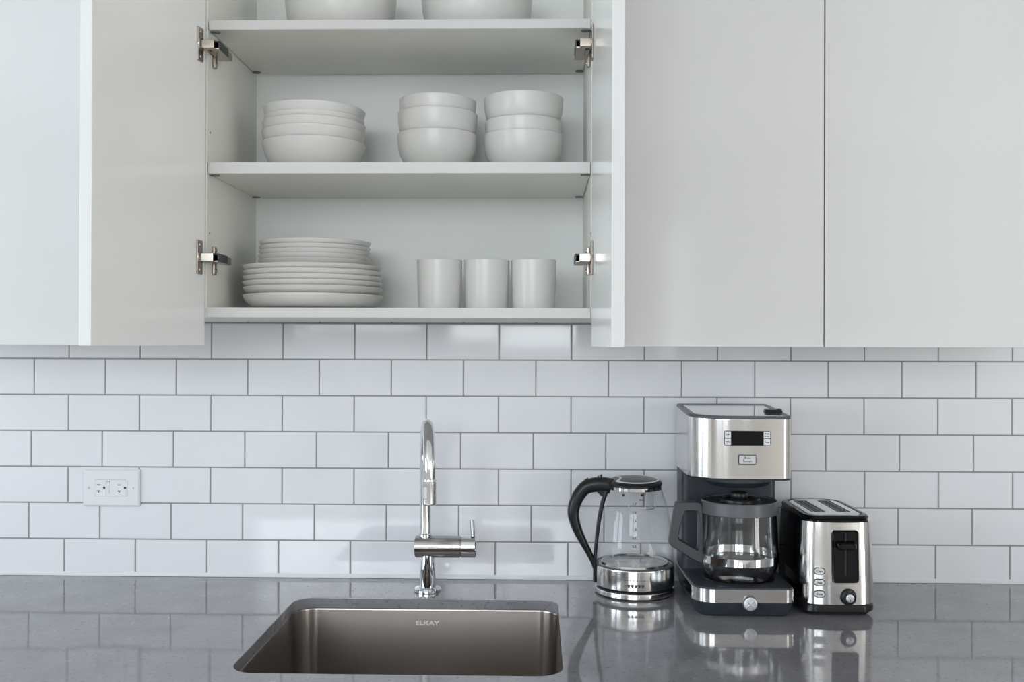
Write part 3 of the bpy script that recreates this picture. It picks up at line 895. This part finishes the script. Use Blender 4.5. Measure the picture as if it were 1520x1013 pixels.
# ------------------------------------------------------------------ coffee maker
def coffee_maker():
    x0, x1, yb, yh, yf = .2885, .4775, -.045, -.2620, -.2920
    t = thing('coffee_maker', 'drip coffee maker with steel head and dark grey base between kettle and toaster', 'coffee maker', (.383, -.165, .0002))
    FR = (.042, .022, .012, .012)
    def foot(d=0, y=yf, r=FR): return rr(x0 + d, x1 - d, y + d, yb - d, tuple(max(q - d, .003) for q in r), 10)
    # base: lower plastic tub, steel band, tray top
    bm = B()
    loft(bm, [lz(foot(.016, yf + .004), .0004), lz(foot(.011, yf + .003), .004), lz(foot(.003), .0245), lz(foot(.0022), .0285)])
    obj('base', bm, 'slate', t)
    bm = B()
    loft(bm, [lz(foot(.0020), .0283), lz(foot(.0008), .0290), lz(foot(.0006), .0525), lz(foot(.0030), .0535)])
    obj('steel_band', bm, 'steel', t)['label'] = 'brushed steel strip'
    bm = B()
    loft(bm, [lz(foot(.0028), .0533), lz(foot(.0034), .0550), lz(foot(.0062), .0562), lz(foot(.030, yf - .002, (.03, .02, .012, .012)), .0566)])
    obj('tray', bm, 'slate', t)
    cx, cy = .3880, -.2080
    bm = B(); lathe(bm, [(0, .0578), (.0625, .0578), (.0640, .0584), (.0665, .0584), (.0678, .0566)], (cx, cy, 0), 60)
    obj('hot_plate', bm, 'hotplate', t)
    # tower
    bm = B()
    def tower(d): return rr(x0 + .002 + d, x1 - .0005 - d, -.1320 + d, yb - d, (.012, .012, .012, .012), 6)
    loft(bm, [lz(tower(0), .0560), lz(tower(0), .2560)])
    obj('tower', bm, 'slate', t)
    # steel head with slanted top
    HR = ((.078, .056), (.020, .020), (.012, .012), (.012, .012))
    def head(d):
        lp = rre(x0 + d, x1 - d, yh + d, yb - d, tuple((max(p - d, .004), max(q - d, .004)) for p, q in HR), 12)
        k = 13          # fill the straight front with points and bow it gently
        (ax, ay), (bx_, by) = lp[k - 1], lp[k]
        mid = [(ax + (bx_ - ax) * j / 16, ay - .0020 * math.sin(PI * j / 16)) for j in range(1, 16)]
        return lp[:k] + mid + lp[k:]
    def slope(z, k): return lambda y: z + k * (y - yh) / (yb - yh)
    def sl(loop, f): return [(x, y, f(y)) for x, y in loop]
    top = slope(.3640, .0115)
    bm = B()
    loft(bm, [lz(head(.0030), .2510), lz(head(.0006), .2522), lz(head(0), .2540), sl(head(0), lambda y: top(y) - .0020), sl(head(.0006), lambda y: top(y) - .0003), sl(head(.003), top)])
    hd = obj('head', bm, 'steel', t)
    bm = B()
    loft(bm, [lz(head(.0012), .2495), lz(head(.0008), .2512), lz(head(.004), .2514)])
    obj('head_trim', bm, 'slate', t)
    # lid rim and glossy lid
    bm = B()
    a = sl(head(.0005), lambda y: top(y) + .0001); b = sl(head(.0002), lambda y: top(y) + .0030); c = sl(head(.002), lambda y: top(y) + .0050)
    d = sl(head(.011), lambda y: top(y) + .0050); e = sl(head(.0125), lambda y: top(y) + .0030)
    loft(bm, [a, b, c, d, e], True, True)
    obj('lid_rim', bm, 'slate_light', t)
    bm = B()
    loft(bm, [sl(head(.0122), lambda y: top(y) + .0029), sl(head(.0128), lambda y: top(y) + .0044), sl(head(.016), lambda y: top(y) + .0050)])
    ld = obj('lid', bm, 'glosslid', t)
    bm = B()
    y0, y1 = -.200, -.175
    loft(bm, [[(x, y, top(y) + .0048) for x, y in rr(.4400, .4740, y0, y1, .004, 3)], [(x, y, top(y) + .0105) for x, y in rr(.4415, .4725, y0 + .002, y1 - .002, .004, 3)]])
    lathe(bm, [(0, top(y0) + .0130), (.0030, top(y0) + .0125), (.0035, top(y0) + .0060)], (.4680, -.190, 0), 14)
    obj('lid_latch', bm, 'black', ld)
    # display
    yp = yh - .0022
    bm = B(); loft(bm, [ly(rr(.3490, .4350, .3150, .3425, .0030, 4), yh - .0010), ly(rr(.3490, .4350, .3150, .3425, .0030, 4), yp - .0004), ly(rr(.3496, .4344, .3156, .3419, .0026, 4), yp - .0009)])
    dp = obj('display_panel', bm, 'slate', t)
    bm = B(); box(bm, .3620, .4210, yp - .0016, yp - .0006, .3155, .3420, .0003, 1); obj('screen', bm, 'screen', dp)['label'] = 'blank black screen'
    for (a, b, c, d, ss) in ((.3500, .3612, .3296, .3416, ('HR',)), (.3500, .3612, .3159, .3280, ('MIN',)), (.4220, .4340, .3292, .3416, ('Auto', 'Brew')), (.4220, .4340, .3159, .3280, ('Auto',))):
        bm = B(); box(bm, a, b, yp - .0018, yp - .0006, c, d, .0004, 1)
        k = len(ss)
        for i, s in enumerate(ss):
            text(bm, s, ((a + b) / 2, yp - .0019, (c + d) / 2 + (k - 1) * .0022 - i * .0044), .0042 if k == 1 else .0040, depth=.0002, bold=.0001, mi=1)
        obj('button', bm, ['label', 'ink'], dp)
    bm = B(); loft(bm, [ly(rr(.3755, .4085, .2800, .2978, .0022, 4), yh - .0010), ly(rr(.3755, .4085, .2800, .2978, .0022, 4), yp - .0006)])
    loft(bm, [ly(rr(.3769, .4071, .2814, .2964, .0016, 4), yp - .0004), ly(rr(.3769, .4071, .2814, .2964, .0016, 4), yp - .0011)], mi=1)
    text(bm, 'Brew', (.3925, yp - .0012, .2920), .0056, depth=.0002, bold=.0001, mi=0)
    text(bm, 'Strength', (.3930, yp - .0012, .2862), .0046, depth=.0002, mi=0)
    box(bm, .3845, .3852, yp - .0014, yp - .0010, .2845, .2905)
    obj('strength_button', bm, ['slate', 'silver'], t)
    # filter basket under the head
    bm = B()
    lathe(bm, [(.0665, .2512), (.0660, .2440), (.0560, .2350), (.046, .2325), (.022, .2315), (.018, .2290), (0, .2290)], (cx, cy + .012, 0), 56)
    obj('filter_basket', bm, 'slate', t)
    # knob on the base
    bm = B()
    kx, kz = .3915, .0285
    lathe(bm, [(.0138, yf + .0030), (.0140, yf - .0040), (.0130, yf - .0058), (.0118, yf - .0058)], (kx, 0, kz), 40, 'Y', mi=1)
    lathe(bm, [(.0122, yf - .0030), (.0120, yf - .0062), (.0105, yf - .0070), (0, yf - .0072)], (kx, 0, kz), 40, 'Y')
    for k in range(4):
        a = PI / 4 + k * PI / 2
        c = Vector((kx + .0050 * math.cos(a), yf - .0073, kz + .0050 * math.sin(a)))
        r = bmesh.ops.create_uvsphere(bm, u_segments=10, v_segments=6, radius=1)
        for v in r['verts']:
            q = Vector((v.co.x * .0046, v.co.y * .0005, v.co.z * .0016))
            v.co = c + Vector((q.x * math.cos(a) - q.z * math.sin(a), q.y, q.x * math.sin(a) + q.z * math.cos(a)))
    obj('power_button', bm, ['silver', 'slate_light'], t)
coffee_maker()

def carafe():
    cx, cy = .3880, -.2080
    t = thing('glass_carafe', 'glass coffee carafe with dark grey handle standing on the coffee maker', 'carafe', (cx, cy, .0586))
    G = [(.0560, .0592), (.0600, .0605), (.0632, .0640), (.0680, .0720), (.0722, .0820), (.0742, .0920), (.0742, .1000), (.0738, .1120), (.0728, .1300), (.0716, .1500), (.0704, .1700), (.0697, .1880)]
    bm = B()
    lathe(bm, [(0, .0612), (.045, .0600), (.052, .0590)] + G + [(r - .0026, z) for r, z in reversed(G[1:])] + [(.054, .0624), (0, .0642)], (cx, cy, 0), 80)
    obj('glass_bowl', bm, 'carafe_glass', t, 60)
    bm = B()
    lathe(bm, [(.0744, .0905), (.0752, .0910), (.0753, .1050), (.0744, .1056)], (cx, cy, 0), 80, closed=True)
    obj('steel_band', bm, 'chrome', t)
    bm = B()
    lathe(bm, [(.0700, .1830), (.0722, .1815), (.0734, .1830), (.0728, .2050), (.0712, .2068), (.0690, .2060), (.0685, .2000), (.0685, .1835)], (cx, cy, 0), 72, closed=True)
    obj('collar', bm, 'slate_light', t)
    bm = B()
    lathe(bm, [(0, .1990), (.0683, .1990), (.0683, .2040), (.058, .2030), (.0400, .2030), (.0395, .2080), (.0375, .2100), (.031, .2100), (.0300, .2075), (.0190, .2065), (0, .2065)], (cx, cy, 0), 64)
    ld = obj('lid', bm, 'black', t)
    bm = B()
    lathe(bm, [(.0150, .2060), (.0170, .2100), (.0178, .2150), (.0165, .2190), (.0120, .2215), (.006, .2224), (0, .2226)], (cx, cy, 0), 40)
    obj('lid_knob', bm, 'black', ld)
    # handle: closed angular loop on the left
    A = [(.3160, .2030), (.2700, .2030), (.2655, .1990), (.2535, .1260), (.2560, .1180), (.3050, .0880), (.3190, .0840)]
    I = [(.3090, .1850), (.2860, .1850), (.2815, .1815), (.2705, .1360), (.2725, .1310), (.3020, .1130), (.3090, .1105)]
    def rnd(poly, k=5, r=.35):
        out = []
        n = len(poly)
        for i in range(n):
            p0, p1, p2 = Vector(poly[i - 1]), Vector(poly[i]), Vector(poly[(i + 1) % n])
            a = p1 + (p0 - p1) * min(r, .010 / max((p0 - p1).length, 1e-6)); b = p1 + (p2 - p1) * min(r, .010 / max((p2 - p1).length, 1e-6))
            for j in range(k):
                s = j / (k - 1)
                out.append(tuple(a * (1 - s) ** 2 + p1 * 2 * s * (1 - s) + b * s * s))
        return out
    o1, i1 = rnd(A), rnd(I)
    def shrink(lp, d):
        c = Vector((sum(p[0] for p in lp) / len(lp), sum(p[1] for p in lp) / len(lp)))
        return [tuple(Vector(p) + (c - Vector(p)).normalized() * d) for p in lp]
    w = .0125
    bm = B()
    yc = cy
    rings = [ly(o1, yc - w + .003), ly(shrink(o1, .0022), yc - w), ly(shrink(i1, -.0022), yc - w), ly(i1, yc - w + .003), ly(i1, yc + w - .003), ly(shrink(i1, -.0022), yc + w), ly(shrink(o1, .0022), yc + w), ly(o1, yc + w - .003)]
    vs = loft(bm, rings, False, False)
    n = len(o1)
    for i in range(n):
        bm.faces.new((vs[-1][i], vs[-1][(i + 1) % n], vs[0][(i + 1) % n], vs[0][i]))
    hn = obj('handle', bm, 'slate_mid', t, 40)
carafe()

# ------------------------------------------------------------------ toaster
def toaster():
    x0, x1, yf, yb = .4945, .6290, -.2660, -.0450
    cx = (x0 + x1) / 2
    t = thing('toaster', 'two-slot toaster with polished steel front right of the coffee maker', 'toaster', (cx, (yf + yb) / 2, .0002))
    def plan(d, bulge=.010, n=14):
        """rounded body plan with a gently bowed front and back"""
        lp = rr(x0 + d, x1 - d, yf + d, yb - d, (.026, .026, .034, .034), n)
        hw = (x1 - x0) / 2
        out = []
        for x, y in lp:
            s = max(0, 1 - ((x - cx) / hw) ** 2)
            out.append((x, y + (-bulge * s if y < (yf + yb) / 2 else bulge * s * .6)))
        return out
    def lean(lp, k):   # body narrows a touch towards the top
        my = (yf + yb) / 2
        return [(cx + (x - cx) * k, my + (y - my) * (1 - (1 - k) * .7)) for x, y in lp]
    bm = B()
    loft(bm, [lz(lean(plan(.004), 1.03), .0060), lz(lean(plan(.0), 1.035), .0100), lz(lean(plan(0), 1.03), .0200), lz(lean(plan(.0012), 1.025), .0225)])
    obj('base', bm, 'black', t)
    for sx in (-.048, .048):
        for y in (yf + .022, yb - .025):
            bm = B(); lathe(bm, [(0, .0003), (.0095, .0003), (.0105, .0015), (.0110, .0070), (0, .0070)], (cx + sx, y, 0), 20)
            obj('foot', bm, 'black', t)
    # black side shell
    zt = .1790
    ks = [(.0020, 1.022, .0220), (.0015, 1.015, .060), (.0015, .995, .120), (.0018, .968, .1640), (.0040, .955, zt)]
    bm = B(); loft(bm, [lz(lean(plan(d), k), z) for d, k, z in ks])
    obj('shell', bm, 'gloss_black', t)
    # steel front wrapper: the front part of the shell outline, slightly proud
    def panel(mi=0):
        bm = B()
        rows = []
        zs = [.0240, .030, .060, .090, .120, .150, .1640, .1740]
        def kk(z):
            for (d0, k0, z0), (d1, k1, z1) in zip(ks, ks[1:]):
                if z0 <= z <= z1: return k0 + (k1 - k0) * (z - z0) / (z1 - z0)
            return ks[-1][1]
        for z in zs:
            lp = lean(plan(-.0010), kk(z))
            n = 14
            seg = lp[2:2 * (n + 1) - 2]
            # densify the straight front between the two corners
            fr = []
            for p, q in zip(seg, seg[1:]):
                m = 16 if math.hypot(q[0] - p[0], q[1] - p[1]) > .03 else 1
                for j in range(m):
                    x = p[0] + (q[0] - p[0]) * j / m; y = p[1] + (q[1] - p[1]) * j / m
                    if m > 1:
                        s0 = max(0, 1 - ((p[0] - cx) / ((x1 - x0) / 2)) ** 2); s = max(0, 1 - ((x - cx) / ((x1 - x0) / 2)) ** 2)
                        y -= .010 * (s - s0)
                    fr.append((x, y))
            fr.append(seg[-1])
            rows.append([(x, y, z) for x, y in fr])
        vs = [[bm.verts.new(p) for p in r] for r in rows]
        fs = []
        for a, b in zip(vs, vs[1:]):
            for i in range(len(a) - 1): fs.append(bm.faces.new((a[i], a[i + 1], b[i + 1], b[i])))
        r = bmesh.ops.extrude_face_region(bm, geom=fs)
        for v in r['geom']:
            if isinstance(v, bmesh.types.BMVert): v.co.y += .0030
        return bm
    fp = obj('front_panel', panel(), 'steel', t, 45)
    fp['label'] = 'polished steel front'
    def fy(x, z, d=0):   # y of the steel front at x, z
        k = 1.015 if z < .06 else (1.015 + (.995 - 1.015) * (z - .06) / .06 if z < .12 else .995 + (.968 - .995) * (z - .12) / .044)
        my = (yf + yb) / 2
        s = max(0, 1 - ((x - cx) / ((x1 - x0) / 2)) ** 2)
        y = yf - .001 - .010 * s
        return my + (y - my) * (1 - (1 - k) * .7) - d
    # lever channel
    a, b, c, d = .5445, .5945, .0640, .1610
    def onf(lp, dd): return [(x, fy(x, z, dd), z) for x, z in lp]
    bm = B()
    loft(bm, [onf(rr(a, b, c, d, .0065, 5), -.004), onf(rr(a, b, c, d, .0065, 5), .0026), onf(rr(a + .0014, b - .0014, c + .0014, d - .0014, .0055, 5), .0036), onf(rr(a + .0030, b - .0030, c + .0030, d - .0030, .0045, 5), .0030), onf(rr(a + .0034, b - .0034, c + .0034, d - .0034, .004, 5), .0022)])
    ch = obj('lever_channel', bm, 'gloss_black', t)
    bm = B(); box(bm, .5678, .5712, fy(.57, .11, .0022), fy(.57, .11, -.002), .070, .156); obj('lever_slot', bm, 'dark', ch)
    bm = B()
    z0 = .1340; yy = fy(.57, .13)
    loft(bm, [[(x, yy - .0005, z) for x, z in rr(.5520, .5875, z0 - .0080, z0 + .0080, .005, 5)], [(x, yy - .0120 - .003 * math.cos((x - .57) * 70), z) for x, z in rr(.5530, .5865, z0 - .0075, z0 + .0060, .005, 5)], [(x, yy - .0145 - .003 * math.cos((x - .57) * 70), z) for x, z in rr(.5550, .5845, z0 - .0055, z0 + .0040, .004, 5)]])
    obj('lever', bm, 'gloss_black', ch)
    # three oval buttons
    for z, s in ((.0850, 'Canc'), (.0640, 'Bag'), (.0425, 'Froz')):
        x = .5225
        bm = B()
        loft(bm, [onf(rr(x - .0102, x + .0102, z - .0068, z + .0068, .0067, 6), -.003), onf(rr(x - .0102, x + .0102, z - .0068, z + .0068, .0067, 6), .0010), onf(rr(x - .0092, x + .0092, z - .0058, z + .0058, .0057, 6), .0014)], mi=1)
        loft(bm, [onf(rr(x - .0086, x + .0086, z - .0052, z + .0052, .0051, 6), .0008), onf(rr(x - .0084, x + .0084, z - .0050, z + .0050, .0049, 6), .0024)])
        text(bm, s, (x, fy(x, z, .0034), z), .0062, depth=.0002, bold=.0001, mi=2)
        obj('button', bm, ['label', 'black', 'greyink'], t)
    # browning dial
    x, z = .5745, .0385; y = fy(x, z)
    bm = B()
    lathe(bm, [(.0152, y + .004), (.0152, y - .0012), (.0140, y - .0022), (.0125, y - .0022)], (x, 0, z), 40, 'Y', mi=0)
    lathe(bm, [(.0128, y - .0010), (.0124, y - .0105), (.0112, y - .0125), (.0088, y - .0128)], (x, 0, z), 40, 'Y', mi=0)
    lathe(bm, [(.0074, y - .0110), (.0072, y - .0134), (.0060, y - .0142), (0, y - .0142)], (x, 0, z), 36, 'Y', mi=1)
    box(bm, x - .0006, x + .0006, y - .0146, y - .0138, z - .0062, z - .0015, mi=0)
    obj('browning_dial', bm, ['black', 'silver'], t)
    # top: black collar, steel top plate with two slots
    def P2(d, z, k=.950): return lz(lean(plan(d), k), z)
    bm = B()
    loft(bm, [P2(.0030, zt - .003), P2(.0020, zt + .002), P2(.0045, zt + .0058), P2(.0105, zt + .0064), P2(.0130, zt + .0040)])
    obj('top_rim', bm, 'gloss_black', t)
    ztp = zt + .0066
    slots = [(cx - .0385, cx - .0105), (cx + .0105, cx + .0385)]
    ya, yb2 = yf + .045, yb - .030
    bm = B()
    loop = lean(plan(.0160), .950)
    def plate(z, loop, grow=0):
        vo = [bm.verts.new((x, y, z)) for x, y in loop]
        es = [bm.edges.new((p, q)) for p, q in zip(vo, vo[1:] + vo[:1])]
        for s0, s1 in slots:
            vi = [bm.verts.new((x, y, z)) for x, y in rr(s0 - grow, s1 + grow, ya - grow, yb2 + grow, .004, 3)]
            es += [bm.edges.new((p, q)) for p, q in zip(vi, vi[1:] + vi[:1])]
        bmesh.ops.triangle_fill(bm, use_beauty=True, use_dissolve=False, edges=es)
    plate(ztp, lean(plan(.0175), .950), .001)
    loft(bm, [lz(lean(plan(.0150), .950), zt + .0036), lz(lean(plan(.0155), .950), ztp - .0012), lz(lean(plan(.0175), .950), ztp)], False, False)
    for s0, s1 in slots:
        loft(bm, [lz(rr(s0 - .001, s1 + .001, ya - .001, yb2 + .001, .004, 3), ztp), lz(rr(s0, s1, ya, yb2, .004, 3), ztp - .0015), lz(rr(s0, s1, ya, yb2, .004, 3), zt + .0042)], False, False)
    bmesh.ops.remove_doubles(bm, verts=bm.verts, dist=1e-5)
    tp = obj('top_plate', bm, 'chrome', t, 30)
    for s0, s1 in slots:
        bm = B()
        loft(bm, [lz(rr(s0 + .0004, s1 - .0004, ya + .0004, yb2 - .0004, .004, 3), zt + .0041), lz(rr(s0 + .0004, s1 - .0004, ya + .0004, yb2 - .0004, .004, 3), zt + .0046)])
        m = (s0 + s1) / 2
        for k in (.22, .78):
            x = s0 + (s1 - s0) * k
            box(bm, x - .0006, x + .0006, ya + .003, yb2 - .003, zt + .0046, zt + .0054, mi=1)
        obj('bread_slot', bm, ['dark', 'nickel'], tp)
toaster()

# ------------------------------------------------------------------ camera
W = 1520; f = 1500.
yaw, pit, rol, Dc, hc = -.02491, .00293, .00304, 2.15755, .5032
cy_, sy_ = math.cos(yaw), math.sin(yaw); cp, sp_ = math.cos(pit), math.sin(pit)
fw = Vector((sy_ * cp, cy_ * cp, sp_)); r0 = Vector((cy_, -sy_, 0)); u0 = r0.cross(fw)
Rv = r0 * math.cos(rol) + u0 * math.sin(rol); Uv = u0 * math.cos(rol) - r0 * math.sin(rol)
cam = bpy.data.cameras.new('camera'); co = bpy.data.objects.new('camera', cam); COL.objects.link(co)
m3 = Matrix((Rv, Uv, -fw)).transposed().to_4x4(); m3.translation = Vector((0, -Dc, hc))
co.matrix_world = m3
cam.sensor_fit = 'HORIZONTAL'; cam.sensor_width = 36; cam.lens = 36 * f / W
cam.clip_start = .05
S.camera = co

S.view_settings.view_transform = 'Standard'
S.view_settings.look = 'None'
S.view_settings.gamma = 1
if hasattr(S, 'cycles'):
    S.cycles.transparent_max_bounces = 32
    S.cycles.max_bounces = 14; S.cycles.diffuse_bounces = 6; S.cycles.glossy_bounces = 6; S.cycles.transmission_bounces = 12
S.view_settings.exposure = -.54
S.view_settings.use_curve_mapping = False
